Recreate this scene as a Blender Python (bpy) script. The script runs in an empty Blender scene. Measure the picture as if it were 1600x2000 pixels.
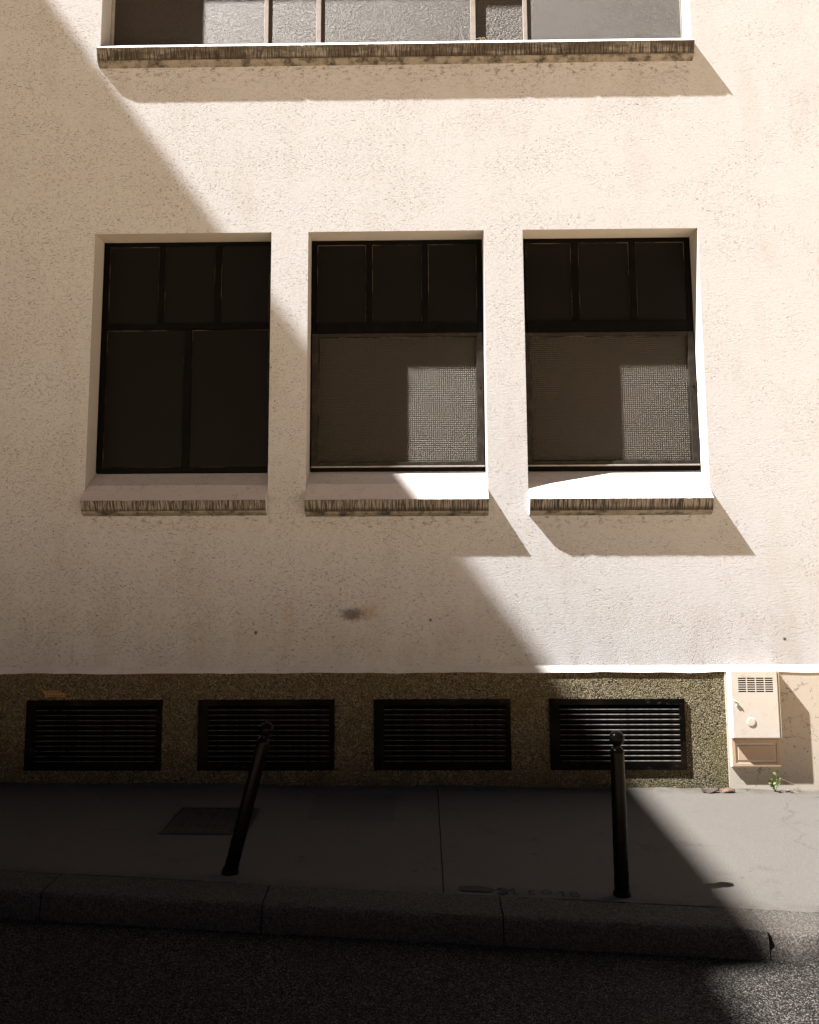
import bpy, bmesh, math, random
from mathutils import Vector, Matrix
random.seed(7)
SC = bpy.context.scene
COL = SC.collection

# ------------------------------------------------------------------ camera
cam_d = bpy.data.cameras.new('camera')
cam = bpy.data.objects.new('camera', cam_d); COL.objects.link(cam)
SC.camera = cam
yaw, pitch, roll = .016, .136, .005
fwd = Vector((-math.sin(yaw)*math.cos(pitch), math.cos(yaw)*math.cos(pitch), math.sin(pitch)))
rt = Vector((math.cos(yaw), math.sin(yaw), 0)); up = rt.cross(fwd)
r2 = rt*math.cos(roll) - up*math.sin(roll); u2 = rt*math.sin(roll) + up*math.cos(roll)
cam.matrix_world = Matrix(((r2.x, u2.x, -fwd.x, 0), (r2.y, u2.y, -fwd.y, -8.3), (r2.z, u2.z, -fwd.z, 2.1), (0, 0, 0, 1)))
cam_d.sensor_fit = 'HORIZONTAL'; cam_d.sensor_width = 36
cam_d.lens = 1867/1600*36
cam_d.shift_x = .0034; cam_d.shift_y = -.1146
cam_d.clip_end = 500

# ------------------------------------------------------------------ light
TO_SUN = Vector((-3.4, -1.0, 4.59)).normalized()
world = bpy.data.worlds.new('World'); SC.world = world; world.use_nodes = True
wn = world.node_tree
bg = wn.nodes['Background']
sky = wn.nodes.new('ShaderNodeTexSky'); sky.sky_type = 'NISHITA'; sky.sun_disc = False
sky.sun_elevation = math.asin(TO_SUN.z); sky.sun_rotation = math.atan2(TO_SUN.x, TO_SUN.y) % (2*math.pi)
wn.links.new(sky.outputs[0], bg.inputs[0]); bg.inputs[1].default_value = .05
sky.air_density = .05; sky.dust_density = .15; sky.ozone_density = 0
sun_d = bpy.data.lights.new('sun', 'SUN'); sun_d.energy = 5.0; sun_d.angle = math.radians(.53); sun_d.color = (1, .992, .985)
sun = bpy.data.objects.new('sun', sun_d); COL.objects.link(sun)
sun.rotation_euler = TO_SUN.to_track_quat('Z', 'Y').to_euler(); sun.location = (-8, -6, 16)
SC.view_settings.view_transform = 'Standard'; SC.view_settings.look = 'None'
SC.view_settings.exposure = 2.36; SC.view_settings.gamma = 1
SC.cycles.max_bounces = 8; SC.cycles.diffuse_bounces = 4

# ------------------------------------------------------------------ node helpers
class NT:
    def __init__(self, name):
        self.m = bpy.data.materials.new(name); self.m.use_nodes = True
        self.t = self.m.node_tree; self.b = self.t.nodes['Principled BSDF']
        self.co = self.t.nodes.new('ShaderNodeTexCoord').outputs['Object']
    def n(self, typ, **kw):
        nd = self.t.nodes.new(typ)
        for k, v in kw.items(): setattr(nd, k, v)
        return nd
    def put(self, sock, v):
        if isinstance(v, bpy.types.NodeSocket): self.t.links.new(v, sock)
        elif isinstance(v, (tuple, list)) and sock.type == 'RGBA' and len(v) == 3: sock.default_value = (*v, 1)
        else: sock.default_value = v
    def map(self, scale=(1, 1, 1), loc=(0, 0, 0), vec=None):
        nd = self.n('ShaderNodeMapping'); self.put(nd.inputs[0], vec or self.co)
        nd.inputs['Scale'].default_value = scale; nd.inputs['Location'].default_value = loc
        return nd.outputs[0]
    def noise(self, scale, detail=4, rough=.55, vec=None, dist=0, col=False):
        nd = self.n('ShaderNodeTexNoise'); self.put(nd.inputs['Vector'], vec or self.co)
        nd.inputs['Scale'].default_value = scale; nd.inputs['Detail'].default_value = detail
        nd.inputs['Roughness'].default_value = rough; nd.inputs['Distortion'].default_value = dist
        return nd.outputs['Color' if col else 'Fac']
    def voro(self, scale, vec=None, feature='F1', out='Distance', rnd=1):
        nd = self.n('ShaderNodeTexVoronoi', feature=feature); self.put(nd.inputs['Vector'], vec or self.co)
        nd.inputs['Scale'].default_value = scale; nd.inputs['Randomness'].default_value = rnd
        return nd.outputs[out]
    def math(self, op, a, b=0.0, c=None):
        nd = self.n('ShaderNodeMath', operation=op); self.put(nd.inputs[0], a); self.put(nd.inputs[1], b)
        if c is not None: self.put(nd.inputs[2], c)
        return nd.outputs[0]
    def step(self, v, a, b, lo=0.0, hi=1.0):
        nd = self.n('ShaderNodeMapRange', interpolation_type='SMOOTHSTEP')
        self.put(nd.inputs[0], v)
        for i, x in enumerate((a, b, lo, hi)): nd.inputs[i+1].default_value = x
        return nd.outputs[0]
    def mix(self, f, a, b, mode='MIX'):
        nd = self.n('ShaderNodeMix', data_type='RGBA', blend_type=mode)
        self.put(nd.inputs[0], f); self.put(nd.inputs[6], a); self.put(nd.inputs[7], b)
        return nd.outputs[2]
    def ramp(self, v, stops):
        nd = self.n('ShaderNodeValToRGB'); self.put(nd.inputs[0], v)
        el = nd.color_ramp.elements
        while len(el) < len(stops): el.new(.5)
        for e, (p, c) in zip(el, stops): e.position = p; e.color = (*c, 1)
        return nd.outputs[0]
    def xyz(self, vec=None):
        nd = self.n('ShaderNodeSeparateXYZ'); self.put(nd.inputs[0], vec or self.co)
        return nd.outputs
    def vadd(self, a, b, s=1.0):
        sc = self.n('ShaderNodeVectorMath', operation='SCALE'); self.put(sc.inputs[0], b); sc.inputs['Scale'].default_value = s
        ad = self.n('ShaderNodeVectorMath', operation='ADD'); self.put(ad.inputs[0], a); self.put(ad.inputs[1], sc.outputs[0])
        return ad.outputs[0]
    def blob(self, cx, cz, rx, rz):
        """0..1 soft spot on the facade round (cx, cz), edge broken by noise"""
        x, y, z = self.xyz()
        a = self.math('DIVIDE', self.math('SUBTRACT', x, cx), rx); b = self.math('DIVIDE', self.math('SUBTRACT', z, cz), rz)
        d = self.math('SQRT', self.math('ADD', self.math('MULTIPLY', a, a), self.math('MULTIPLY', b, b)))
        d = self.math('ADD', d, self.math('MULTIPLY', self.math('SUBTRACT', self.noise(22, 6, .75), .5), 2.0))
        return self.step(d, 1.0, .1)
    def bump(self, h, dist, strength=1.0, prev=None):
        nd = self.n('ShaderNodeBump'); self.put(nd.inputs['Height'], h)
        nd.inputs['Distance'].default_value = dist; nd.inputs['Strength'].default_value = strength
        if prev: self.put(nd.inputs['Normal'], prev)
        return nd.outputs[0]
    def out(self, col, rough=.85, normal=None, metal=0.0, spec=None, tint=None):
        self.put(self.b.inputs['Base Color'], col); self.put(self.b.inputs['Roughness'], rough)
        self.b.inputs['Metallic'].default_value = metal
        if spec is not None: self.b.inputs['Specular IOR Level'].default_value = spec
        if normal: self.put(self.b.inputs['Normal'], normal)
        if tint: self.b.inputs['Specular Tint'].default_value = (*tint, 1)
        return self.m

M = {}
def plaster():
    t = NT('cream plaster')
    x, y, z = t.xyz()
    # trowel creases: thin, mostly horizontal, broken lines of two sizes
    def creases(scale, warp, width, n1, lo, hi):
        v = t.vadd(t.vadd(t.co, t.noise(9, 2, col=True), .06), t.noise(n1, 3, .6, col=True), warp)
        e = t.voro(1, t.map(scale, vec=v), 'DISTANCE_TO_EDGE')
        return t.math('MULTIPLY', t.step(e, width, .0), t.step(t.noise(n1*.55, 3, .65, t.map((1, 1, 1.8))), lo, hi))
    c1 = creases((8, 8, 24), .020, .050, 30, .48, .60)
    d1 = t.step(t.noise(1, 5, .66, t.map((32, 32, 92)), .5), .58, .68)
    d2 = t.step(t.noise(1, 4, .62, t.map((60, 60, 140), (7, 0, 2)), .4), .575, .68)
    keep = t.step(t.math('ADD', t.noise(1.6, 6, .72, t.map((1, 1, 1.6))), t.math('MULTIPLY', x, -.018)), .36, .62, .32, 1)
    crease = t.math('MULTIPLY', t.math('MAXIMUM', t.math('MULTIPLY', c1, .5), t.math('MAXIMUM', d1, t.math('MULTIPLY', d2, .75))), keep)
    grain = t.noise(120, 3, .65)
    lump = t.noise(30, 4, .6, t.map((1, 1, 2.0)))
    col = t.mix(t.noise(.55, 4, .6), (.398, .400, .410), (.366, .364, .366))
    col = t.mix(t.math('MULTIPLY', t.step(t.noise(1.1, 5, .65, t.map((2.5, 1, .8))), .48, .72), .25), col, (.29, .257, .217))
    col = t.mix(t.math('MULTIPLY', t.step(t.noise(3.6, 4, .7), .55, .75), .12), col, (.34, .265, .18))
    col = t.mix(t.math('MULTIPLY', t.step(grain, .46, .28), .5), col, (.185, .15, .11))
    col = t.mix(t.math('MULTIPLY', crease, .80), col, (.13, .092, .06))  # relief shade of the creases and dashes painted into the colour
    pit = t.math('MULTIPLY', t.step(t.voro(7), .075, .03), t.step(t.noise(2.2, 2), .5, .6))
    col = t.mix(t.math('MULTIPLY', pit, .6), col, (.08, .06, .04))
    # dirt washed out just below the sills
    def span(a, b): return t.math('MULTIPLY', t.step(x, a, a+.04), t.step(x, b, b-.04))
    for z0, hgt, spans in ((6.56, .34, ((-2.95, 2.5),)), (2.44, .26, ((-2.92, -1.36), (-.99, .55), (.94, 2.46)))):
        band = t.math('MULTIPLY', t.step(z, z0-hgt, z0), t.step(z, z0+.06, z0+.02))
        m = None
        for a, b in spans:
            q = span(a, b); m = q if m is None else t.math('MAXIMUM', m, q)
        sp = t.step(t.noise(16, 5, .75, t.map((1, 1, 1.6))), .50, .66)
        col = t.mix(t.math('MULTIPLY', t.math('MULTIPLY', t.math('MULTIPLY', band, sp), m), .85), col, (.075, .05, .03))
    low = t.math('MULTIPLY', t.step(z, 2.2, 1.12), t.step(t.noise(2.3, 5, .6, t.map((2, 1, .8))), .30, .75))
    col = t.mix(t.math('MULTIPLY', low, .26), col, (.22, .17, .125))
    # dark smudge with a rusty side, two rust marks, chips
    col = t.mix(t.math('MULTIPLY', t.blob(-.60, 1.55, .17, .085), .85), col, (.08, .065, .053))
    col = t.mix(t.math('MULTIPLY', t.blob(-.46, 1.57, .12, .11), .45), col, (.27, .15, .06))
    for cx in (-1.17, -1.12):
        col = t.mix(t.math('MULTIPLY', t.blob(cx, 1.56, .03, .16), .30), col, (.34, .20, .07))
    for cx, cz, r in ((-1.43, 1.40, .022), (.06, 1.50, .018), (3.05, 1.33, .02)):
        col = t.mix(t.blob(cx, cz, r, r), col, (.04, .03, .02))
    h = t.math('ADD', t.math('MULTIPLY', lump, .45), t.math('MULTIPLY', grain, .42))
    h = t.math('SUBTRACT', h, t.math('MULTIPLY', crease, .75))
    M['plaster'] = t.out(col, .9, t.bump(h, .0044, 1.0), spec=.08)
plaster()

def smooth_plaster():
    t = NT('smooth reveal plaster')
    col = t.mix(t.noise(3, 5, .6), (.43, .40, .36), (.37, .34, .30))
    col = t.mix(t.math('MULTIPLY', t.step(t.noise(14, 5, .7), .56, .72), .4), col, (.35, .26, .18))
    M['reveal'] = t.out(col, .9, t.bump(t.noise(70, 4), .0015), spec=.15)
    t = NT('smooth beige plinth render')
    col = t.mix(t.noise(4, 5, .6), (.42, .375, .315), (.35, .305, .25))
    crk = t.math('MULTIPLY', t.step(t.voro(1, t.map((5, 5, 6), vec=t.vadd(t.co, t.noise(14, 4, col=True), .12)), 'DISTANCE_TO_EDGE'), .018, 0), t.step(t.noise(3, 2), .48, .58))
    col = t.mix(t.math('MULTIPLY', crk, .8), col, (.1, .07, .05))
    col = t.mix(t.step(t.noise(38, 3, .6), .63, .70), col, (.16, .11, .07))
    M['plinth_smooth'] = t.out(col, .9, t.bump(t.noise(120, 3), .0012), spec=.15)
smooth_plaster()

def pebble():
    t = NT('pebbledash')
    w = t.vadd(t.co, t.noise(60, 2, col=True), .006)
    d = t.voro(100, w); c = t.voro(100, w, out='Color')
    r = t.xyz(c)[0]
    col = t.ramp(r, [(0, (.075, .057, .028)), (.3, (.135, .108, .056)), (.6, (.195, .160, .088)), (.85, (.27, .228, .135)), (1, (.36, .315, .21))])
    col = t.mix(t.step(d, .54, .78), col, (.014, .009, .003))
    x, y, z = t.xyz()
    moss = t.step(t.noise(3.4, 5, .65), .50, .68)
    col = t.mix(t.math('MULTIPLY', moss, .40), col, (.10, .088, .020))
    rust = t.step(t.noise(2.1, 4, .6, t.map(loc=(5, 0, 3))), .55, .75)
    col = t.mix(t.math('MULTIPLY', rust, .4), col, (.12, .06, .03))
    grime = t.math('MULTIPLY', t.step(z, .36, .14), t.step(t.noise(6, 4), .3, .65))
    col = t.mix(t.math('MULTIPLY', grime, .6), col, (.05, .045, .02))
    h = t.step(d, .62, .05)
    M['pebble'] = t.out(col, .5, t.bump(h, .017, 1.0, t.bump(t.noise(330, 1), .0012)), spec=.15)
    t = NT('plinth ledge')
    col = t.mix(t.noise(5, 5, .6), (.56, .53, .50), (.45, .42, .39))
    col = t.mix(t.math('MULTIPLY', t.step(t.noise(20, 4, .7), .58, .72), .6), col, (.12, .10, .08))
    M['ledge'] = t.out(col, .9, t.bump(t.noise(90, 3), .002), spec=.15)
pebble()

def sill_mats():
    t = NT('sill top')
    col = t.mix(t.noise(6, 5, .6), (.54, .50, .48), (.43, .39, .37))
    crk = t.math('MULTIPLY', t.step(t.voro(1, t.map((14, 9, 14), vec=t.vadd(t.co, t.noise(20, 3, col=True), .07)), 'DISTANCE_TO_EDGE'), .03, 0), t.step(t.noise(5, 2), .46, .6))
    col = t.mix(t.math('MULTIPLY', crk, .55), col, (.16, .12, .10))
    col = t.mix(t.math('MULTIPLY', t.step(t.noise(24, 4, .7), .58, .72), .45), col, (.22, .17, .14))
    M['sill_top'] = t.out(col, .85, t.bump(t.noise(90, 3), .0012), spec=.2)
    t = NT('streaked sill face')
    x, y, z = t.xyz()
    s = t.noise(1, 3, .6, t.map((90, 20, 3)))
    s2 = t.noise(1, 3, .6, t.map((170, 10, 5), (3, 0, 0)))
    streak = t.math('MAXIMUM', t.step(s, .44, .57), t.math('MULTIPLY', t.step(s2, .48, .6), .8))
    big = t.step(t.noise(1.3, 3, .6, t.map((1, 1, 0))), .30, .62, .75, 1)
    col = t.mix(t.math('MULTIPLY', t.math('MULTIPLY', streak, big), .93), (.235, .212, .185), (.022, .0195, .017))
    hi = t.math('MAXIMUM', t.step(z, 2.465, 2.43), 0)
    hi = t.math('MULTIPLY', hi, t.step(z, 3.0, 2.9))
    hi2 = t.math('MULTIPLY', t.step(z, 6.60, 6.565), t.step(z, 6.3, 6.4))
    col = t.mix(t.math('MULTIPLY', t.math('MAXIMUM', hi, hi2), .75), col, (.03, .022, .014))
    # the long upper sill is darker and sootier
    upm = t.math('MULTIPLY', t.step(z, 5.5, 6.0), t.step(t.noise(1, 4, .7, t.map((2.2, 1, 9))), .36, .58))
    col = t.mix(t.math('MULTIPLY', upm, .72), col, (.028, .02, .013))
    M['sill_face'] = t.out(col, .9, t.bump(t.noise(60, 4), .002), spec=.1)
    t = NT('sill moulding')
    col = t.mix(t.step(t.noise(9, 5, .7), .40, .68), (.21, .188, .16), (.045, .039, .033))
    M['sill_mould'] = t.out(col, .9, t.bump(t.noise(80, 3), .0015), spec=.1)
sill_mats()

def glass_mats():
    def grid(name, pitch, base, dirt, deep=.0022):
        t = NT(name)
        x, y, z = t.xyz()
        k = 2*math.pi/pitch
        sx = t.math('SINE', t.math('MULTIPLY', x, k)); sz = t.math('SINE', t.math('MULTIPLY', z, k))
        h = t.math('MULTIPLY', t.math('ADD', sx, sz), .25)
        col = t.mix(t.step(t.math('ADD', sx, sz), .2, -1.2), base, tuple(c*.7 for c in base))
        col = t.mix(t.math('MULTIPLY', t.step(t.noise(2.2, 4, .6), .4, .7), .5), col, dirt)
        return t.out(col, .32, t.bump(h, deep, 1, t.bump(t.noise(330, 1), .006)), spec=.38, tint=(1, .86, .70))
    M['glass_grid'] = grid('obscured grid glass', .019, (.020, .0165, .012), (.015, .0145, .010), .0042)
    t = NT('dark frosted glass')
    col = t.mix(t.noise(3, 4, .6), (.0065, .0056, .0045), (.0045, .0038, .003))
    M['glass_dark'] = t.out(col, .4, t.bump(t.noise(150, 3), .0006), spec=.07)
    def hammer(name, sc, base, deep):
        t = NT(name)
        d = t.voro(sc, t.map((1, 1, 1.35)))
        col = t.mix(t.step(d, .2, .6), base, tuple(c*.72 for c in base))
        col = t.mix(t.math('MULTIPLY', t.step(t.noise(1.6, 4, .6), .4, .75), .4), col, (.016, .014, .012))
        return t.out(col, .34, t.bump(t.math('SUBTRACT', 1, d), deep, 1, t.bump(t.noise(330, 1), .005)), spec=.36, tint=(1, .88, .76))
    M['glass_hammer'] = hammer('hammered glass', 34, (.025, .021, .017), .0017)
    M['glass_comb'] = hammer('honeycomb glass', 40, (.036, .031, .026), .0045)
    t = NT('sanded glass')
    M['glass_sand'] = t.out(t.mix(t.noise(4, 5, .65), (.026, .022, .018), (.022, .018, .015)), .36, t.bump(t.noise(330, 1), .008), spec=.36, tint=(1, .88, .76))
    t = NT('dark painted steel frame')
    col = t.mix(t.step(t.noise(9, 5, .7), .45, .7), (.002, .0017, .0014), (.004, .0033, .0027))
    M['frame'] = t.out(col, .5, t.bump(t.noise(60, 3), .0008), spec=.04)
    t = NT('tan putty bead')
    M['bead'] = t.out(t.mix(t.step(t.noise(4, 4, .7), .45, .6), (.008, .007, .006), (.065, .052, .038)), .8, spec=.1)
    t = NT('brown weathered casement paint')
    col = t.mix(t.step(t.noise(9, 5, .7), .45, .7), (.014, .0115, .009), (.034, .026, .020))
    M['casement'] = t.out(col, .5, t.bump(t.noise(60, 3), .0008), spec=.12)
    t = NT('grey painted steel bar')
    col = t.mix(t.step(t.noise(12, 5, .7), .45, .7), (.24, .215, .195), (.18, .155, .135))
    M['bar'] = t.out(col, .5, t.bump(t.noise(60, 3), .0008), spec=.3)
    t = NT('black void')
    M['void'] = t.out((.004, .0035, .003), .9, spec=.05)
glass_mats()

def metal_mats():
    t = NT('black painted grille steel')
    sc = t.step(t.noise(1, 5, .7, t.map((9, 9, 22))), .60, .70)
    col = t.mix(t.math('MULTIPLY', sc, .6), (.002, .0018, .0016), (.04, .035, .031))
    col = t.mix(t.math('MULTIPLY', t.step(t.noise(3, 4), .5, .7), .35), col, (.022, .014, .009))
    M['grille'] = t.out(col, .45, t.bump(t.noise(90, 3), .0008), spec=.025)
    t = NT('slat lip painted sunlit')
    M['edge'] = t.out(t.mix(t.step(t.noise(20, 5, .7), .4, .65), (.095, .088, .079), (.045, .040, .035)), .5, spec=.1)  # slat lip painted paler for the sun it catches
    t = NT('black gloss bollard paint')
    col = t.mix(t.math('MULTIPLY', t.step(t.noise(11, 5, .7), .52, .72), .6), (.003, .0025, .0022), (.006, .0042, .0034))
    M['bollard'] = t.out(col, t.step(t.noise(14, 4), .3, .7, .20, .32), t.bump(t.noise(30, 3), .0003), spec=.035)
    t = NT('cream cabinet paint')
    col = t.mix(t.noise(7, 5, .6), (.49, .45, .40), (.43, .38, .32))
    col = t.mix(t.math('MULTIPLY', t.step(t.noise(13, 5, .75), .56, .72), .5), col, (.36, .26, .17))
    M['cabinet'] = t.out(col, .6, t.bump(t.noise(50, 3), .0006), spec=.25)
    t = NT('tan lower panel paint')
    col = t.mix(t.noise(9, 5, .6), (.42, .31, .22), (.36, .26, .18))
    ring = t.step(t.math('SINE', t.math('MULTIPLY', t.noise(4, 2), 70)), .3, .9)
    col = t.mix(t.math('MULTIPLY', ring, .16), col, (.40, .24, .14))
    M['cabinet_low'] = t.out(col, .6, t.bump(t.noise(50, 3), .0006), spec=.25)
    t = NT('worn dark iron cover')
    M['iron'] = t.out(t.mix(t.noise(12, 5, .7), (.012, .011, .010), (.024, .021, .018)), .6, t.bump(t.noise(70, 3), .002), spec=.3)
metal_mats()

def ground_mats():
    t = NT('pavement asphalt')
    x, y, z = t.xyz()
    sp = t.noise(260, 2, .6)
    col = t.mix(t.noise(1.1, 6, .65), (.083, .074, .0645), (.061, .0535, .0455))
    col = t.mix(t.step(sp, .40, .66), col, (.106, .097, .088))
    col = t.mix(t.math('MULTIPLY', t.step(t.voro(150), .22, .10), .5), col, (.032, .028, .024))
    col = t.mix(t.math('MULTIPLY', t.step(t.noise(4.5, 6, .75), .56, .72), .4), col, (.045, .040, .034))
    gum = t.math('MULTIPLY', t.step(t.voro(4.2, t.vadd(t.co, t.noise(30, 2, col=True), .02)), .085, .06), t.step(t.noise(1.7, 2), .48, .52))
    col = t.mix(t.math('MULTIPLY', gum, .55), col, (.035, .031, .028))
    crk = t.voro(1, t.map((.55, .8, 1), vec=t.vadd(t.co, t.noise(3.5, 6, .7, col=True), .55)), 'DISTANCE_TO_EDGE')
    crack = t.math('MULTIPLY', t.step(crk, .006, .0015), t.step(t.noise(.9, 3), .48, .56))
    col = t.mix(t.math('MULTIPLY', crack, .35), col, (.016, .013, .011))
    patch = t.math('MULTIPLY', t.step(t.math('ABSOLUTE', t.math('ADD', x, .55)), .33, .32), t.step(t.math('ABSOLUTE', t.math('ADD', y, .62)), .36, .35))
    col = t.mix(t.math('MULTIPLY', patch, .35), col, (.045, .041, .038))
    wet = t.math('MULTIPLY', t.step(y, -.22, -.05), t.step(t.noise(5.5, 6, .75), .36, .62))
    col = t.mix(t.math('MULTIPLY', wet, .6), col, (.040, .036, .020))
    rut = t.math('MULTIPLY', t.step(t.math('ADD', y, t.math('MULTIPLY', x, .108)), -2.20, -2.33), t.step(t.noise(7, 5, .7), .35, .65))
    col = t.mix(t.math('MULTIPLY', rut, .5), col, (.048, .038, .030))
    hh = t.math('SUBTRACT', t.noise(170, 3, .6), t.math('MULTIPLY', crack, .3))
    M['pavement'] = t.out(col, .88, t.bump(hh, .0042), spec=.06)
    t = NT('road asphalt')
    d = t.voro(185); c = t.xyz(t.voro(185, out='Color'))[0]
    col = t.ramp(c, [(0, (.006, .0055, .005)), (.5, (.012, .0108, .0095)), (.8, (.038, .034, .030)), (1, (.15, .135, .12))])
    col = t.mix(t.step(t.noise(1.4, 5, .65), .35, .7), col, t.mix(.5, col, (.014, .0125, .011)))
    M['road'] = t.out(col, t.step(c, .2, .9, .8, .5), t.bump(t.step(d, .6, .05), .003, .9), spec=.04)
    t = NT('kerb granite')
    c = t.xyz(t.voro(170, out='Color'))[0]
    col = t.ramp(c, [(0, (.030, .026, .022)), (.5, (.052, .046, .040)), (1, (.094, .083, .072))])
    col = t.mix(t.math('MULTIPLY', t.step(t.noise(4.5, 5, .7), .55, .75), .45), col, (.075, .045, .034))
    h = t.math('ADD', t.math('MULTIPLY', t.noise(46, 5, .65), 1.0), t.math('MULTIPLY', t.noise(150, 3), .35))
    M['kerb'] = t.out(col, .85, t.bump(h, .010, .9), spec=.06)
    t = NT('joint dirt')
    M['joint'] = t.out(t.mix(t.noise(60, 4), (.018, .015, .012), (.04, .033, .026)), .95, spec=.1)
    t = NT('black marking paint')
    M['mark'] = t.out(t.mix(t.noise(60, 4), (.010, .009, .008), (.028, .024, .020)), .8, spec=.2)
    t = NT('pale bounce paving')  # kept pale and warm to throw fill light on the wall
    b = t.n('ShaderNodeTexBrick'); t.put(b.inputs['Vector'], t.co)
    b.inputs['Color1'].default_value = (.63, .468, .295, 1); b.inputs['Color2'].default_value = (.58, .428, .265, 1)
    b.inputs['Mortar'].default_value = (.25, .2, .15, 1); b.inputs['Scale'].default_value = 1; b.inputs['Mortar Size'].default_value = .01
    M['paving'] = t.out(t.mix(.25, b.outputs[0], t.mix(t.noise(3, 5), (.63, .468, .295), (.54, .393, .24))), .9, spec=.15)
    t = NT('dull brown render')
    M['render_dull'] = t.out(t.mix(t.noise(.8, 5), (.055, .045, .037), (.04, .033, .027)), .9, t.bump(t.noise(40, 4), .004), spec=.1)
    t = NT('ochre render')
    M['render_ochre'] = t.out(t.mix(t.noise(.8, 5), (.60, .44, .28), (.52, .37, .23)), .9, t.bump(t.noise(40, 4), .004), spec=.1)
    t = NT('grey roof zinc')
    M['roof'] = t.out(t.mix(t.noise(2, 4), (.22, .22, .22), (.16, .16, .16)), .6)
    t = NT('far ground')
    M['ground'] = t.out(t.mix(t.noise(.6, 5), (.16, .14, .12), (.12, .105, .09)), .95)
    t = NT('weed leaf')
    M['leaf'] = t.out(t.mix(t.noise(60, 3), (.10, .15, .035), (.16, .20, .06)), .6, spec=.3)
    t = NT('dry stalk'); M['straw'] = t.out(t.mix(t.noise(80, 3), (.42, .31, .17), (.28, .19, .09)), .85)
    t = NT('dead brown leaf'); M['dead'] = t.out(t.mix(t.noise(45, 4), (.04, .02, .012), (.015, .009, .006)), .8)
    t = NT('dead russet leaf'); M['dead_red'] = t.out(t.mix(t.noise(45, 4), (.10, .05, .028), (.05, .024, .015)), .8)
    t = NT('orange sticker'); M['sticker'] = t.out(t.mix(t.noise(30, 4), (.24, .105, .012), (.16, .075, .010)), .55)
    t = NT('sticker print'); M['print'] = t.out((.03, .014, .006), .6)
ground_mats()

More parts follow.
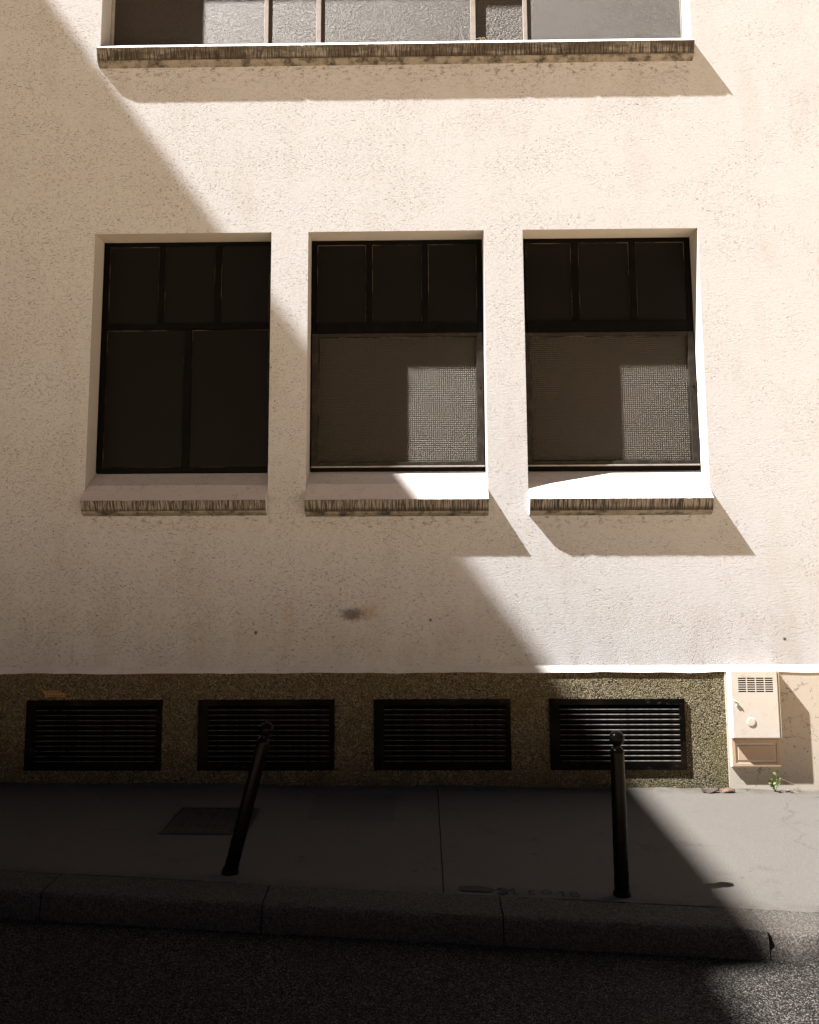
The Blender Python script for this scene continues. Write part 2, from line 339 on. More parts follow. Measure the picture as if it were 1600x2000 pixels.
# ------------------------------------------------------------------ mesh helpers
class MB:
    def __init__(self): self.v, self.f, self.k = [], [], []
    def quad(self, a, b, c, d, k=0):
        n = len(self.v); self.v += [a, b, c, d]; self.f.append((n, n+1, n+2, n+3)); self.k.append(k)
    def poly(self, pts, k=0):
        n = len(self.v); self.v += list(pts); self.f.append(tuple(range(n, n+len(pts)))); self.k.append(k)
    def box(self, x0, x1, y0, y1, z0, z1, k=0):
        n = len(self.v)
        self.v += [(x, y, z) for x in (x0, x1) for y in (y0, y1) for z in (z0, z1)]
        for q in ((0, 1, 3, 2), (4, 6, 7, 5), (0, 4, 5, 1), (2, 3, 7, 6), (0, 2, 6, 4), (1, 5, 7, 3)):
            self.f.append(tuple(n+i for i in q)); self.k.append(k)
    def extrude_x(self, prof, x0, x1, ks, cap=0):
        """closed profile of (y, z) points swept along x; ks gives the material of each side"""
        m = len(prof); n = len(self.v)
        self.v += [(x0, y, z) for y, z in prof] + [(x1, y, z) for y, z in prof]
        for i in range(m):
            j = (i+1) % m
            self.f.append((n+i, n+j, n+m+j, n+m+i)); self.k.append(ks[i])
        self.f.append(tuple(n+i for i in range(m))[::-1]); self.k.append(cap)
        self.f.append(tuple(n+m+i for i in range(m))); self.k.append(cap)
    def lathe(self, prof, seg=32, c=(0, 0), k=0):
        n = len(self.v)
        for r, z in prof:
            for s in range(seg):
                a = 2*math.pi*s/seg; self.v.append((c[0]+r*math.cos(a), c[1]+r*math.sin(a), z))
        for i in range(len(prof)-1):
            for s in range(seg):
                s2 = (s+1) % seg
                self.f.append((n+i*seg+s, n+i*seg+s2, n+(i+1)*seg+s2, n+(i+1)*seg+s)); self.k.append(k)
        self.f.append(tuple(n+s for s in range(seg))[::-1]); self.k.append(k)
        t = n+(len(prof)-1)*seg
        self.f.append(tuple(t+s for s in range(seg))); self.k.append(k)
    def tube(self, pts, r, seg=6, k=0):
        rings = []
        for i, p in enumerate(pts):
            p = Vector(p); d = (Vector(pts[min(i+1, len(pts)-1)])-Vector(pts[max(i-1, 0)])).normalized()
            a = d.orthogonal().normalized(); b = d.cross(a); rr = r[i] if isinstance(r, (list, tuple)) else r
            rings.append(len(self.v))
            self.v += [tuple(p+(a*math.cos(2*math.pi*s/seg)+b*math.sin(2*math.pi*s/seg))*rr) for s in range(seg)]
        for q in range(len(rings)-1):
            for s in range(seg):
                s2 = (s+1) % seg
                self.f.append((rings[q]+s, rings[q]+s2, rings[q+1]+s2, rings[q+1]+s)); self.k.append(k)
        self.f.append(tuple(rings[0]+s for s in range(seg))[::-1]); self.k.append(k)
        self.f.append(tuple(rings[-1]+s for s in range(seg))); self.k.append(k)
    def grid(self, xs, zs, y, holes, k=0, hole=lambda x, z, h: h[0] < x < h[1] and h[2] < z < h[3]):
        xs = sorted(set(xs) | {h[0] for h in holes} | {h[1] for h in holes}); zs = sorted(set(zs) | {h[2] for h in holes} | {h[3] for h in holes})
        for i in range(len(xs)-1):
            for j in range(len(zs)-1):
                cx, cz = (xs[i]+xs[i+1])/2, (zs[j]+zs[j+1])/2
                if any(hole(cx, cz, h) for h in holes): continue
                self.quad((xs[i], y, zs[j]), (xs[i+1], y, zs[j]), (xs[i+1], y, zs[j+1]), (xs[i], y, zs[j+1]), k)
    def build(self, name, mats, parent=None, bevel=0, smooth=False, fix=True, seg=2):
        me = bpy.data.meshes.new(name); me.from_pydata(self.v, [], self.f)
        for m in (mats if isinstance(mats, list) else [mats]): me.materials.append(M[m])
        me.polygons.foreach_set('material_index', self.k)
        bm = bmesh.new(); bm.from_mesh(me)
        bmesh.ops.remove_doubles(bm, verts=bm.verts, dist=1e-5)
        if fix: bmesh.ops.recalc_face_normals(bm, faces=bm.faces)
        if bevel:
            ed = [e for e in bm.edges if len(e.link_faces) == 2 and e.calc_face_angle(0) > .5]
            bmesh.ops.bevel(bm, geom=ed, offset=bevel, segments=seg, affect='EDGES', profile=.5, clamp_overlap=True)
        bm.to_mesh(me); bm.free()
        if smooth:
            me.polygons.foreach_set('use_smooth', [True]*len(me.polygons))
            me.set_sharp_from_angle(angle=math.radians(42))
        o = bpy.data.objects.new(name, me); COL.objects.link(o)
        if parent: o.parent = parent
        return o

def tag(o, label=None, cat=None, group=None, kind=None):
    for k, v in (('label', label), ('category', cat), ('group', group), ('kind', kind)):
        if v: o[k] = v
    return o
def empty(name, loc, label=None, cat=None, group=None, rot=(0, 0, 0)):
    o = bpy.data.objects.new(name, None); COL.objects.link(o)
    o.location = loc; o.rotation_euler = rot; o.empty_display_size = .2
    return tag(o, label, cat, group)

GX, GY = -.0095, .02
def gz(x, y): return .145 + GX*x + GY*max(y, -3)           # top of pavement and kerb
def rz(x): return GX*x - .055                              # road surface
def kin(x): return -2.355 - .108*x                         # pavement / kerb joint
def kout(x): return kin(x) - .30                           # road side of the kerb

# ------------------------------------------------------------------ the facade
bld = empty('building', (0, 0, 0), 'cream rough plaster building with steel windows above a dark pebbledash plinth', 'building')
W1 = (-2.945, -1.345, 2.44, 4.938); W2 = (-1.012, .568, 2.44, 4.938); W3 = (.917, 2.482, 2.44, 4.938)
WU = (-2.968, 2.508, 6.58, 8.56)
XL, XR, ZT = -13.0, 16.0, 9.6
XE = 3.75      # the asphalt street ends here, outside the picture; added bounce paving beyond
mb = MB()
mb.grid([XL, XR], [1.118, ZT], 0, [W1, W2, W3, WU])
for (a, b, c, d) in (W1, W2, W3, WU):
    D = .34
    mb.quad((a, 0, c), (a, 0, d), (a, D, d), (a, D, c), 1)
    mb.quad((b, 0, c), (b, D, c), (b, D, d), (b, 0, d), 1)
    mb.quad((a, 0, d), (b, 0, d), (b, D, d), (a, D, d), 1)
    mb.quad((a, 0, c), (a, D, c), (b, D, c), (b, 0, c), 1)
mb.quad((XL, 9, -.2), (XR, 9, -.2), (XR, 9, ZT), (XL, 9, ZT))
mb.quad((XR, 0, 1.118), (XR, 9, 1.118), (XR, 9, ZT), (XR, 0, ZT))
mb.quad((XL, 0, 1.118), (XL, 0, ZT), (XL, 9, ZT), (XL, 9, 1.118))
mb.build('wall', ['plaster', 'reveal'], bld, fix=False)
mb = MB(); mb.box(XL, XR, -.02, 9.1, ZT+.002, ZT+.2); mb.build('roof', 'roof', bld)

PY = -.042
VENTS = [(-3.345, -2.198), (-1.893, -.748), (-.420, .722), (1.045, 2.170)]
VZ = (.281, .851)
LZ0, LZ1 = 1.072, 1.118
mb = MB()
ho = [(a+.075, b-.045, VZ[0]+.06, VZ[1]-.045) for a, b in VENTS]
XS = 2.512
mb.grid([XL, XS], [-.4, LZ0], PY, ho, 0)
for a, b, c, d in ho:
    D = .12
    for q in (((a, PY, c), (a, PY, d), (a, D, d), (a, D, c)), ((b, PY, c), (b, D, c), (b, D, d), (b, PY, d)),
              ((a, PY, d), (b, PY, d), (b, D, d), (a, D, d)), ((a, PY, c), (a, D, c), (b, D, c), (b, PY, c)),
              ((a, D, c), (b, D, c), (b, D, d), (a, D, d))): mb.quad(*q, 1)
mb.build('plinth', ['pebble', 'void'], bld, fix=False)
mb = MB(); mb.box(XS, XR, PY-.006, .05, -.4, LZ0); tag(mb.build('plinth_panel', 'plinth_smooth', bld), 'smooth beige rendered stretch of plinth')
# sloping ledge on top of the plinth, slightly wavy lower lip
mb = MB()
n = 240; xs = [XL + (XR-XL)*i/n for i in range(n+1)]
rng = random.Random(3)
lip = [rng.uniform(-.003, .003)+.003*math.sin(5.3*x)+.002*math.sin(13*x+1) for x in xs]
for i in range(n):
    a, b = xs[i], xs[i+1]
    mb.quad((a, PY-.012, LZ0-.004+lip[i]), (b, PY-.012, LZ0-.004+lip[i+1]), (b, .004, LZ1+.004), (a, .004, LZ1+.004))
    mb.quad((a, PY+.01, LZ0-.006+lip[i]), (b, PY+.01, LZ0-.006+lip[i+1]), (b, PY-.012, LZ0-.004+lip[i+1]), (a, PY-.012, LZ0-.004+lip[i]))
mb.build('plinth_ledge', 'ledge', bld, fix=False)

# sills
def sill(a, b, zt, zn, zf, P=.108, yb=.26, label=None):
    """top slope from the frame to the nose, undercut streaked face, moulding below"""
    prof = [(yb, zt), (.06, zn+.135*(zt-zn)/.25), (-P+.012, zn+.008), (-P, zn), (-P+.034, zf), (-P+.040, zf-.004), (-P+.041, zf-.016),
            (-P+.060, zf-.026), (-.022, zf-.036), (.004, zf-.046), (yb, zf-.046)]
    ks = [0, 0, 0, 1, 1, 2, 2, 2, 2, 2, 2]
    mb = MB(); m = len(prof); n = int((b-a)/.035); r = random.Random(int(a*100)+int(zt*10))
    for i in range(n+1):
        x = a+(b-a)*i/n
        for q, (y, z) in enumerate(prof):
            w = .0016 if 2 <= q <= 6 else 0
            if q in (3, 4) and r.random() < .06: w = .006
            mb.v.append((x, y+r.uniform(0, 1)*w, z+r.uniform(-1, 1)*w*.7))
    for i in range(n):
        for q in range(m):
            p = (q+1) % m; mb.f.append((i*m+q, i*m+p, i*m+m+p, i*m+m+q)); mb.k.append(ks[q])
    mb.f.append(tuple(range(m))[::-1]); mb.k.append(0); mb.f.append(tuple(n*m+q for q in range(m))); mb.k.append(0)
    o = mb.build('window_sill', ['sill_top', 'sill_face', 'sill_mould'], bld)
    if label: o['label'] = label
    return o
sill(W1[0]+.001, W1[1]-.001, 2.782, 2.524, 2.438)
sill(W2[0]+.001, W2[1]-.001, 2.788, 2.521, 2.424)
sill(W3[0]+.001, W3[1]-.001, 2.780, 2.519, 2.423)
sill(WU[0]+.001, WU[1]-.001, 6.885, 6.678, 6.575, yb=.25, label='long sooty sill under the wide upper window')

# windows -----------------------------------------------------------
FY = .248      # front of the frames
GYL = .272     # glass
def frame_bars(name, bars, mat, parent, bevel=.003, y0=FY, y1=.33):
    mb = MB()
    for i, (a, b, c, d) in enumerate(bars): mb.box(a, b, y0, y1, c, d)
    return mb.build(name, mat, parent, bevel)
def bar(name, a, b, c, d, y0, y1, mat, parent, bevel=.0025):
    mb = MB(); mb.box(a, b, y0, y1, c, d); return mb.build(name, mat, parent, bevel)
def pane(a, b, c, d, y, mat, parent):
    mb = MB(); mb.box(a, b, y, y+.008, c, d); return mb.build('pane', mat, parent)
def bead(a, b, c, d, y, parent):
    """thin putty bead round a pane"""
    w = .0055; mb = MB()
    for q in ((a, b, c, c+w), (a, b, d-w, d), (a, a+w, c+w, d-w), (b-w, b, c+w, d-w)): mb.box(q[0], q[1], y-.007, y+.004, q[2], q[3])
    return mb.build('glazing_bead', 'bead', parent)
def outer(a, b, c, d, wl, wr, wb, wt, y0=FY):
    return [(a, a+wl, c, d), (b-wr, b, c, d), (a+wl+.0005, b-wr-.0005, c, c+wb), (a+wl+.0005, b-wr-.0005, d-wt, d)]

def lower_window(W, tz, mull, casement):
    a, b = W[0]+.003, W[1]-.003; c, d = 2.79, W[3]-.003
    w = frame_bars('window', outer(a, b, c, d, .05, .05, .045, .035), 'frame', bld)
    t0, t1 = tz
    bar('transom', a+.0505, b-.0505, t0, t1, FY-.006, .33, 'frame', w)
    xs = [a+.05] + [v for m in mull for v in m] + [b-.05]
    for m0, m1 in mull: bar('mullion', m0, m1, t1+.0005, d-.0355, FY+.004, .33, 'frame', w)
    for i in range(0, len(xs), 2):
        pane(xs[i]+.0005, xs[i+1]-.0005, t1+.001, d-.036, GYL+.004, 'glass_dark', w)
        bead(xs[i]+.001, xs[i+1]-.001, t1+.0015, d-.0365, GYL+.003, w)
    if not casement:
        m0, m1 = -2.172, -2.106
        bar('mullion', m0, m1, c+.0455, t0-.0005, FY+.002, .33, 'frame', w)
        for p, q in ((a+.05, m0), (m1, b-.05)):
            pane(p+.0005, q-.0005, c+.046, t0-.001, GYL+.004, 'glass_dark', w)
            bead(p+.001, q-.001, c+.0465, t0-.0015, GYL+.003, w)
        return w
    # opening casement with obscured glass, dark gap and drip bar below
    e0, e1, g0, g1 = a+.012, b-.006, c+.05, t0-.006
    o = frame_bars('casement', outer(e0, e1, g0, g1, .058, .058, .032, .032), 'casement', w, .003, FY-.016, FY+.02)
    pane(e0+.0585, e1-.0585, g0+.0325, g1-.0325, GYL-.008, 'glass_grid', w)
    bead(e0+.059, e1-.059, g0+.033, g1-.033, GYL-.010, w)
    bar('drip_bar', e0, e1, g0-.016, g0-.003, FY-.034, FY-.001, 'bar', w, .002)
    bar('weather_gap', a+.004, b-.004, c-.002, g0-.018, FY-.004, FY-.0005, 'void', w, 0)
    bar('hinge', b-.016, b-.004, 3.50, 3.60, FY-.026, FY-.017, 'casement', w, .002)
    bar('hinge', b-.016, b-.004, 2.98, 3.08, FY-.026, FY-.017, 'casement', w, .002)
    bar('latch', e1-.030, e1-.018, 3.53, 3.545, FY-.024, FY-.0165, 'void', w, 0)
    return w
lower_window(W1, (4.105, 4.163), [(-2.425, -2.383+.01), (-1.905, -1.85)], False)
lower_window(W2, (4.058, 4.155), [(-.507, -.450), (.010, .066)], True)
lower_window(W3, (4.052, 4.156), [(1.388, 1.452), (1.918, 1.978)], True)

# wide upper window
UY = .258
a, b = WU[0]+.003, WU[1]-.003; c, d = 6.872, WU[3]-.003
w = frame_bars('window', [(a, a+.03, c, d), (b-.012, b, c, d), (a+.0305, b-.0125, c, c+.012), (a+.0305, b-.0125, d-.05, d)], 'bar', bld, .002, UY, .33)
w['label'] = 'wide upper window with four grey steel mullions and textured glass'
MU = [(-1.486, -1.446), (-.985, -.940), (.492, .541), (.994, 1.034)]
xs = [a+.03] + [v for m in MU for v in m] + [b-.012]
for m0, m1 in MU: bar('mullion', m0, m1, c+.0125, d-.0505, UY-.004, .33, 'bar', w, .0025)
for i, mat in enumerate(('glass_hammer', 'glass_hammer', 'glass_hammer', 'glass_comb', 'glass_sand')):
    lift = .02 if i == 3 else 0
    pane(xs[2*i]+.0005, xs[2*i+1]-.0005, c+.0125+lift, d-.051, .285 if i == 3 else .266, mat, w)
bar('weather_gap', xs[6]+.001, xs[7]-.001, c+.0125, c+.032, .276, .279, 'void', w, 0)
bar('transom', a+.031, b-.013, 7.95, 8.0, UY-.006, UY-.0045, 'bar', w, 0)

# cellar vents ---------------------------------------------------------
def vent(a, b, label):
    f0, f1 = VZ; ia, ib, ic, id_ = a+.082, b-.046, f0+.066, f1-.048
    mb = MB()
    for q in ((a, ia, f0, f1), (ib, b, f0, f1), (ia+.0003, ib-.0003, f0, ic), (ia+.0003, ib-.0003, id_, f1)): mb.box(q[0], q[1], PY-.016, PY+.03, q[2], q[3])
    v = mb.build('vent_grille', 'grille', bld, .002); v['label'] = label
    n = 11; step = (id_-ic)/n
    sl = MB()
    hw = (ib-ia)/2-.002
    # one slat: a folded strip whose upper edge turns up to the light
    prof = [(PY-.010, -.016), (PY-.012, .0045), (PY-.006, .0098), (PY+.000, .0095), (PY+.036, -.014), (PY+.036, -.018), (PY-.002, .004), (PY-.006, -.016)]
    sl.extrude_x(prof, -hw, hw, [0, 1, 0, 0, 0, 0, 0, 0], 0)
    first = None
    for i in range(n):
        z = ic + step*i
        if first is None:
            first = sl.build('slat', ['grille', 'edge'], v); o = first
        else:
            o = first.copy(); COL.objects.link(o); o.parent = v
        o.location = ((ia+ib)/2, 0, z)
    return v
vent(*VENTS[0], 'cellar vent grille at the left end of the plinth')
vent(*VENTS[1], 'cellar vent grille behind the leaning bollard')
vent(*VENTS[2], 'cellar vent grille wholly in shadow under the middle window')
vent(*VENTS[3], 'cellar vent grille partly in sun behind the upright bollard')
# rim of a round pipe on the first vent
mb = MB()
pts = [(-3.10+.19*math.cos(t), PY-.020, .585+.19*math.sin(t)) for t in [math.pi*2*i/40 for i in range(41)]]
mb.tube(pts, .004, 6); mb.build('pipe_rim', 'grille', bld, smooth=True)

# ------------------------------------------------------------------ street
def sheet(name, x0, x1, yf0, yf1, zf, mat, nx, ny, parent=None, kind=None, edge=None):
    mb = MB(); 
    V = []
    for i in range(nx+1):
        x = x0+(x1-x0)*i/nx
        for j in range(ny+1):
            t = j/ny; y = yf0(x)+(yf1(x)-yf0(x))*t
            V.append((x, y, zf(x, y)))
    mb.v = V
    for i in range(nx):
        for j in range(ny):
            p = i*(ny+1)+j; mb.f.append((p, p+ny+1, p+ny+2, p+1)); mb.k.append(0)
    o = mb.build(name, mat, parent, fix=False, smooth=True)
    if kind: o['kind'] = kind
    return o
def cove(x, y):
    """asphalt dressed unevenly up against the plinth"""
    t = max(0, 1-abs(y+.05)/.10)
    wav = .5+.25*math.sin(3.1*x+1)+.15*math.sin(7.7*x)+.10*math.sin(19*x+2)
    return t*t*.030*wav
pav = sheet('pavement', XL, XE, lambda x: kin(x)-.02, lambda x: .02, lambda x, y: gz(x, y)-.03, 'joint', 48, 3, kind='structure')
JX = .108
for x0, x1 in ((XL, JX-.004), (JX+.004, XE)):
    nx = int((x1-x0)/.05)
    sheet('pavement_slab', x0, x1, lambda x: kin(x)+.004+.003*math.sin(9*x), lambda x: -.035,
          lambda x, y: gz(x, y)+cove(x, y)+.0025*math.sin(2.3*x+y*3), 'pavement', nx, 60, parent=pav)
# road
sheet('road', XL, XE, lambda x: -4.75-.108*x, lambda x: kout(x)+.05, lambda x, y: rz(x), 'road', 24, 8, kind='structure')
kerb = empty('kerb', (0, 0, 0)); kerb['kind'] = 'structure'
def kerb_stone(x0, x1, seed, rough):
    r = random.Random(seed); mb = MB(); n = 26
    prof = []
    for i in range(n+1):
        t = i/n; x = x0+.004+(x1-x0-.008)*t
        e = r.uniform(-1, 1)*.004*rough
        chip = 0
        if rough > 1.5 and t < .10: chip = (.10-t)/.10*.045*r.uniform(.6, 1.2)
        yi, yo = kin(x), kout(x)
        zt = gz(x, yi)
        prof.append([(x, yi, zt-.20), (x, yi, zt+e*.4), (x, yo+.045+chip, zt-.005+e*.5), (x, yo+.016+e+chip, zt-.012-chip*.3+e), (x, yo+e*1.5+chip*.6, zt-.034-chip*.5), (x, yo-.012+e*2, rz(x)+.03), (x, yo-.018, rz(x)-.12)])
    m = len(prof[0]); mb.v = [p for q in prof for p in q]
    for i in range(n):
        for j in range(m-1):
            p = i*m+j; mb.f.append((p, p+m, p+m+1, p+1)); mb.k.append(0)
    mb.f.append(tuple(range(m))); mb.k.append(0); mb.f.append(tuple(n*m+j for j in range(m))[::-1]); mb.k.append(0)
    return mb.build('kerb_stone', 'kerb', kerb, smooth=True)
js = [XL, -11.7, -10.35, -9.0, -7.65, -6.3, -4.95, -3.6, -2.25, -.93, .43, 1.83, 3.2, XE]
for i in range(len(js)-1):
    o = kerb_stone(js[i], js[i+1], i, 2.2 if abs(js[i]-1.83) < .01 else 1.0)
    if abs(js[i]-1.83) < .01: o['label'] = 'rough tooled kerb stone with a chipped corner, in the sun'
# pale paving outside the picture, added to bounce warm light onto the facade
mb = MB()
pts = [(XE, -5.8), (12, -5.8), (12, -.03), (XE, -.03)]
mb.poly([(x, y, gz(x, y)) for x, y in pts]); mb.quad((XE, -5.8, -.3), (XE, -.03, -.3), (XE, -.03, gz(XE, -.03)), (XE, -5.8, gz(XE, -5.8)))
tag(mb.build('bounce_forecourt', 'paving', fix=False), kind='structure')
sheet('bounce_square', -60, 60, lambda x: -70, lambda x: -4.65-.108*x, lambda x, y: GX*x+.06, 'paving', 24, 8, kind='structure')
mb = MB(); mb.quad((-150, -150, -.6), (150, -150, -.6), (150, 150, -.6), (-150, 150, -.6)); tag(mb.build('ground', 'ground', fix=False), kind='structure')

# building on the left whose straight roof edge throws the diagonal shadow
lb = empty('building', (XL, -4, 0), 'plain tall brown building at the left end of the street', 'building')
HE = 20.09
mb = MB(); mb.box(-12, 0, -3.31, 13, -.6, HE-.25); mb.box(-12, -.001, -4.4, -3.311, -.6, HE-.80); mb.build('wall', 'render_dull', lb)
mb = MB(); mb.box(-12, .001, -3.311, 13.001, HE-.248, HE); mb.box(-12, 0, -4.401, -3.313, HE-.798, HE-.55); mb.build('roof', 'roof', lb)
fb = empty('building', (0, -62, 0), 'added unseen long block screening the low sky beyond the paving', 'building')  # added out of view to hide the blue low sky
mb = MB(); mb.box(-60, 60, -10, 0, -1, 9); mb.build('wall', 'render_ochre', fb)
mb = MB(); mb.box(-60.3, 60.3, -10.3, .3, 9.002, 9.4); mb.build('roof', 'roof', fb)

# ------------------------------------------------------------------ bollards
def bollard(loc, rot, label):
    t = empty('bollard', loc, label, 'bollard', 'street bollards on the pavement edge', rot)
    mb = MB(); mb.lathe([(.0435, -.05), (.0435, .05), (.043, .4), (.0415, .80), (.0405, .815), (.034, .828), (.026, .834)], 40); mb.build('shaft', 'bollard', t, smooth=True)
    mb = MB(); mb.lathe([(.052, -.05), (.052, .012), (.050, .022), (.046, .028), (.0438, .029)], 40); mb.build('base_collar', 'bollard', t, smooth=True)
    R0, zc = .0455, .886
    pr = [(.024, .830), (.0235, .842)] + [(R0*math.cos(q), zc+R0*math.sin(q)) for q in [math.radians(-58+148*i/18) for i in range(18)]] + [(.001, zc+R0)]
    mb = MB(); mb.lathe(pr, 40); mb.build('ball_cap', 'bollard', t, smooth=True)
    return t
bollard((1.150, -2.365, .087), (0, 0, 0), 'upright black bollard with ball top in front of the partly sunlit vent')
bollard((-1.210, -2.065, .116), (0, math.radians(14.0), 0), 'leaning black bollard with ball top beside the access cover in the shadow')

# ------------------------------------------------------------------ gas cabinet on the plinth
gc = empty('gas_cabinet', (2.735, PY, .31), 'cream metal gas meter cabinet with slotted vent on the sunlit plinth', 'meter box')
gx, gy, gzz = gc.location
def part(mb, name, mat, parent, bevel=0, smooth=False, off=(0, 0, 0)):
    base = Vector(gc.location)
    mb.v = [tuple(Vector(p)-base) for p in mb.v]
    return mb.build(name, mat, parent, bevel, smooth)
x0, x1 = 2.530, 2.938
mb = MB(); mb.box(x0, x1, PY-.030, PY+.006, .306, 1.090); part(mb, 'body', 'cabinet', gc, .004)
# lower panel: raised border round a sunk field
mb = MB()
la, lb_, lc, ld = x0+.006, x1-.006, .314, .530
for q in ((la, la+.030, lc, ld), (lb_-.030, lb_, lc, ld), (la+.0305, lb_-.0305, lc, lc+.028), (la+.0305, lb_-.0305, ld-.030, ld)): mb.box(q[0], q[1], PY-.040, PY-.029, q[2], q[3])
lp = part(mb, 'lower_panel', 'cabinet_low', gc, .002)
mb = MB(); mb.box(la+.050, lb_-.050, PY-.037, PY-.029, lc+.048, ld-.050); part(mb, 'raised_field', 'cabinet_low', lp, .003)
# door: folded sheet with slots
dy = PY-.090; dz0, dz1 = .548, 1.092
slots = []
for cidx in range(4):
    for r in range(7):
        sx = 2.598+cidx*.0735; sz = .915+r*.0176
        slots.append((sx, sx+.064, sz, sz+.0105))
mb = MB()
mb.grid([x0+.012, x1-.022], [dz0+.004, dz1-.012], dy, slots, 0)
A, B, Cc, Dd = x0+.012, x1-.022, dz0+.004, dz1-.012
a2, b2, c2, d2 = x0, x1-.010, dz0-.002, dz1
yb = dy+.010
mb.quad((A, dy, Cc), (A, dy, Dd), (a2, yb, d2), (a2, yb, c2)); mb.quad((B, dy, Cc), (b2, yb, c2), (b2, yb, d2), (B, dy, Dd))
mb.quad((A, dy, Dd), (B, dy, Dd), (b2, yb, d2), (a2, yb, d2)); mb.quad((A, dy, Cc), (a2, yb, c2), (b2, yb, c2), (B, dy, Cc))
yk = PY-.028
for p, q in (((a2, c2), (a2, d2)), ((a2, d2), (b2, d2)), ((b2, d2), (b2, c2)), ((b2, c2), (a2, c2))):
    mb.quad((p[0], yb, p[1]), (q[0], yb, q[1]), (q[0], yk, q[1]), (p[0], yk, p[1]))
door = part(mb, 'door', 'cabinet', gc)
mb = MB(); mb.box(2.590, 2.890, dy+.012, dy+.014, .905, 1.048); part(mb, 'slot_backing', 'void', door)
mb = MB(); mb.box(b2+.002, x1, PY-.085, PY-.029, dz0-.002, dz1); part(mb, 'hinge_strip', 'cabinet', gc, .002)
mb = MB()
mb.lathe([(.036, 0), (.036, .003), (.033, .0042), (.024, .0045), (.012, .0045)], 32)
mb.v = [(2.690+x, dy-z, .676+y) for x, y, z in mb.v]
part(mb, 'lock', 'cabinet', door, smooth=True)
mb = MB()
mb.tube([(2.556, dy-.006, .852), (2.575, dy-.012, .838), (2.590, dy-.010, .828)], [.006, .007, .003], 8)
mb.tube([(2.578, dy-.008, .822), (2.572, dy-.006, .806), (2.582, dy-.002, .800)], [.004, .004, .003], 8)
part(mb, 'latch', 'cabinet', door, smooth=True)

# ------------------------------------------------------------------ small things
def rel(mb, name, mat, root, base, **kw):
    mb.v = [tuple(Vector(p)-Vector(base)) for p in mb.v]
    return mb.build(name, mat, root, **kw)
# access cover
base = (-1.556, -1.01, gz(-1.556, -1.01))
ac = empty('access_cover', base, 'dark square metal access cover set in the pavement behind the leaning bollard', 'manhole cover')
def gq(mb, x0, x1, y0, y1, dz0, dz1):
    n = len(mb.v)
    mb.v += [(x, y, gz(x, y)+dz) for x in (x0, x1) for y in (y0, y1) for dz in (dz0, dz1)]
    for q in ((0, 1, 3, 2), (4, 6, 7, 5), (0, 4, 5, 1), (2, 3, 7, 6), (0, 2, 6, 4), (1, 5, 7, 3)):
        mb.f.append(tuple(n+i for i in q)); mb.k.append(0)
ax0, ax1, ay0, ay1 = -1.865, -1.247, -1.325, -.698
mb = MB()
for q in ((ax0, ax0+.022, ay0, ay1), (ax1-.022, ax1, ay0, ay1), (ax0+.0225, ax1-.0225, ay0, ay0+.022), (ax0+.0225, ax1-.0225, ay1-.022, ay1)): gq(mb, *q, -.02, .007)
rel(mb, 'cover_frame', 'iron', ac, base)
mb = MB(); gq(mb, ax0+.027, ax1-.027, ay0+.027, ay1-.027, -.02, .005)
pl = rel(mb, 'cover_plate', 'iron', ac, base)
mb = MB()
for i in range(9):
    for j in range(9):
        x, y = ax0+.06+i*.062, ay0+.06+j*.063
        gq(mb, x-.018, x+.018, y-.005, y+.005, .004, .0075)
rel(mb, 'raised_stud', 'iron', pl, base)['kind'] = 'stuff'
# spray marks on the pavement: a dash, then 31 c o 18.
base = (.55, -2.34, gz(.55, -2.34))
sm = empty('painted_marking', base, 'black painted dash and numerals on the pavement edge left of the upright bollard', 'marking')
def stroke(name, pts, w):
    mb = MB(); L = len(pts)
    for i in range(L-1):
        p, q = Vector((*pts[i], 0)), Vector((*pts[i+1], 0)); d = (q-p).normalized(); nn = Vector((-d.y, d.x, 0))*w; e = d*w*.6
        z = .0058 + .00012*i
        c = [p-nn-e, p+nn-e, q+nn+e, q-nn+e]
        mb.poly([(v.x, v.y, gz(v.x, v.y)+z+.0) for v in c])
    return rel(mb, name, 'mark', sm, base, fix=False)
def arc(cx, cy, rx, ry, a0, a1, n=9): return [(cx+rx*math.cos(math.radians(a0+(a1-a0)*i/n)), cy+ry*math.sin(math.radians(a0+(a1-a0)*i/n))) for i in range(n+1)]
ye = lambda x: kin(x)+.075
mb = MB(); P0 = []
for i in range(30):
    t = 2*math.pi*i/30
    x = .301+.108*math.copysign(abs(math.cos(t))**.6, math.cos(t)); y = ye(x)+.012+(.043+.008*math.sin(5*t))*math.sin(t)
    P0.append((x, y, gz(x, y)+.0055))
mb.poly(P0); rel(mb, 'paint_dash', 'mark', sm, base, fix=False)
y = ye(.46); stroke('numeral', arc(.452, y+.022, .026, .020, 150, -80)+arc(.452, y-.018, .030, .022, 80, -150), .008)
y = ye(.52); stroke('numeral', [(.498, y+.020), (.522, y+.042), (.522, y-.040), (.540, y-.040)], .009)
y = ye(.63); stroke('letter', arc(.632, y, .022, .032, 60, 300), .006)
y = ye(.71); stroke('letter', arc(.712, y+.006, .026, .028, 0, 360, 12), .005)
y = ye(.80); stroke('numeral', [(.786, y+.016), (.806, y+.036), (.806, y-.040)], .007)
y = ye(.875); stroke('numeral', arc(.872, y+.024, .022, .018, 0, 360, 12)+arc(.872, y-.020, .028, .022, 90, 450, 12), .005)

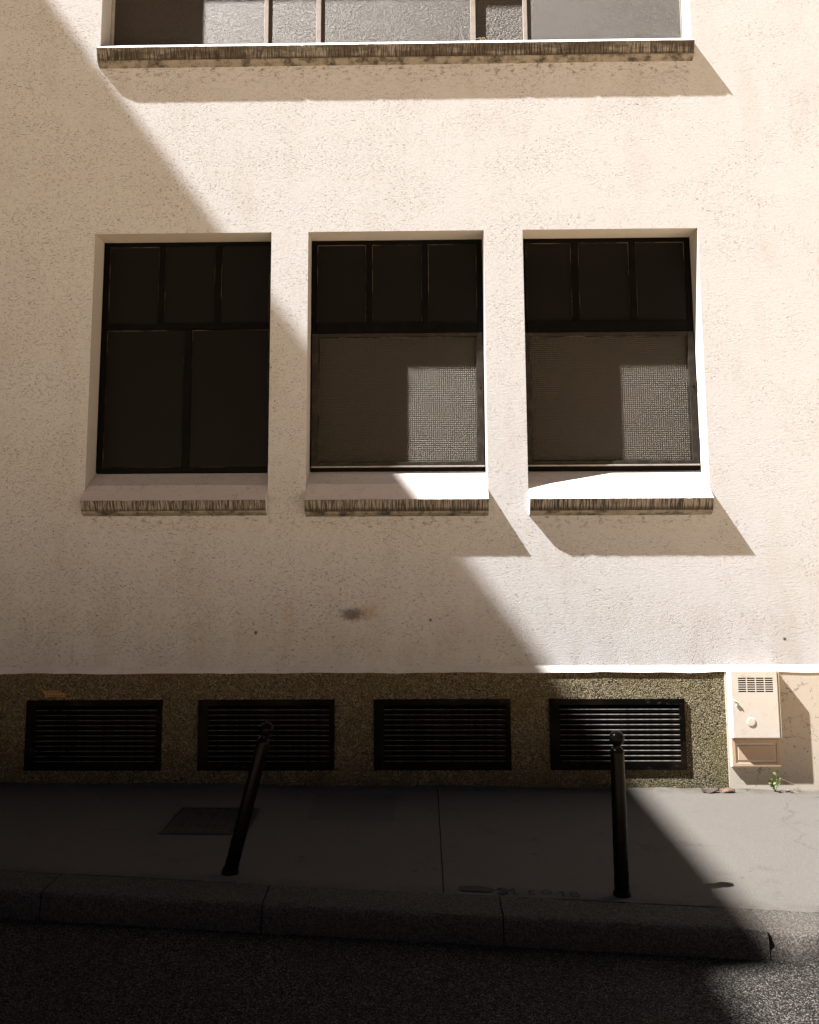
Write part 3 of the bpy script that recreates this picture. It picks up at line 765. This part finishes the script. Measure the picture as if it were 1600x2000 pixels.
# sticker above the first vent
st = empty('sticker', (-3.12, PY-.002, .905), 'torn orange printed sticker on the plinth above the leftmost vent', 'sticker')
mb = MB(); pts = [(-.098, .028), (-.05, .024), (.03, .027), (.068, .020), (.076, .008), (.100, .010), (.100, -.030), (.02, -.028), (-.072, -.030), (-.070, -.006), (-.090, .006)]
mb.poly([(x, -.010, z) for x, z in pts]); mb.poly([(x, -.004, z) for x, z in pts][::-1])
for i in range(len(pts)):
    p, q = pts[i], pts[(i+1) % len(pts)]; mb.quad((p[0], -.010, p[1]), (p[0], -.004, p[1]), (q[0], -.004, q[1]), (q[0], -.010, q[1]))
mb.build('sheet', 'sticker', st)
mb = MB(); r = random.Random(5)
for zz in (.012, -.016):
    x = -.058
    while x < .07:
        wd = r.uniform(.006, .016); mb.quad((x, -.0106, zz-.006), (x+wd, -.0106, zz-.006), (x+wd, -.0106, zz+.005), (x, -.0106, zz+.005)); x += wd+r.uniform(.003, .008)
mb.build('print', 'print', st, fix=False)

# weeds at the foot of the cabinet
def weed(x, y, h, nl, seed, label):
    r = random.Random(seed); z0 = gz(x, y)+cove(x, y)
    t = empty('weed', (x, y, z0-.004), label, 'weed')
    sm_, lf = MB(), MB()
    for s in range(max(2, nl//6)):
        lean = Vector((r.uniform(-.5, .5), r.uniform(-.45, .0), 1)).normalized(); hh = h*r.uniform(.55, 1)
        pts = [Vector((0, 0, 0)), lean*hh*.5+Vector((r.uniform(-.01, .01), 0, 0)), lean*hh+Vector((r.uniform(-.02, .02), -.01, -.01))]
        sm_.tube([tuple(p) for p in pts], [.0025, .002, .001], 5)
        for i in range(6):
            u = r.uniform(.25, 1); p = pts[0].lerp(pts[1], u*2) if u < .5 else pts[1].lerp(pts[2], u*2-1)
            d = Vector((r.uniform(-1, 1), r.uniform(-.9, .3), r.uniform(-.2, .8))).normalized(); L = h*r.uniform(.14, .26); s_ = d.cross(Vector((r.uniform(-1, 1), r.uniform(-1, 1), 1))).normalized()*L*.34
            mid = p+d*L*.5+Vector((0, 0, L*.12))
            lf.poly([tuple(p), tuple(mid+s_), tuple(p+d*L), tuple(mid-s_)])
    sm_.build('stem', 'leaf', t); lf.build('leaf', 'leaf', t, fix=False)
    return t
wd = weed(2.872, -.085, .17, 30, 4, 'bright green leafy weed growing below the right corner of the gas cabinet')
mb = MB(); mb.tube([(.02, -.01, .0), (.10, -.03, .02), (.17, -.04, .0)], .0018, 5); mb.tube([(0, 0, .02), (.06, -.02, .10), (.12, -.02, .075), (.22, -.03, .02)], .0013, 5); mb.build('dry_stalk', 'straw', wd)
weed(2.640, -.075, .045, 12, 9, 'tiny green weed sprouting at the pavement edge below the gas cabinet')
weed(3.07, -.075, .05, 12, 12, 'small weed sprout at the wall foot right of the gas cabinet')
# dead leaves at the wall foot
def leaf_litter(x, y, L, W, mat, label, seed):
    r = random.Random(seed); z = gz(x, y)+cove(x, y)
    mb = MB(); n = 10; top, bot = [], []
    for i in range(n+1):
        t = i/n; w = W*(math.sin(math.pi*min(1, t*1.02+.02))**.7)*r.uniform(.65, 1.1); cz = .010+.016*math.sin(3.1*t+seed)**2
        top.append((x-L/2+L*t, y+w*.5, z+cz+.012)); bot.append((x-L/2+L*t, y-w*.5, z+cz-.006))
    lo = [(p[0], p[1], p[2]-.006) for p in top]; lo2 = [(p[0], p[1], p[2]-.006) for p in bot]
    for i in range(n):
        mb.quad(top[i], top[i+1], bot[i+1], bot[i]); mb.quad(lo[i], lo2[i], lo2[i+1], lo[i+1])
        mb.quad(top[i], lo[i], lo[i+1], top[i+1]); mb.quad(bot[i], bot[i+1], lo2[i+1], lo2[i])
    o = mb.build('dead_leaf', mat, fix=True); return tag(o, label, 'leaf')
leaf_litter(2.33, -.13, .15, .05, 'dead', 'curled dark dead leaf lying at the foot of the sunlit plinth', 2)
leaf_litter(2.47, -.13, .12, .04, 'dead_red', 'russet dead leaf lying between the dark leaf and the gas cabinet', 6)
# straw caught on the upper sill
stw = MB(); r = random.Random(8)
for i in range(26):
    x = .58+r.random()**1.6*.40; y = .24+r.uniform(-.03, .015); z = 6.882
    L = r.uniform(.02, .06); d = Vector((r.uniform(-1, 1), r.uniform(-.3, .3), r.uniform(0, .7))).normalized()*L
    p = Vector((x, y, z+r.uniform(.001, .010)))
    stw.tube([tuple(p), tuple(p+d*.5+Vector((0, 0, .006))), tuple(p+d)], .0014, 4)
tag(stw.build('straw_clump', 'straw'), kind='stuff', label='wisps of dry straw caught on the long upper sill', cat='straw')
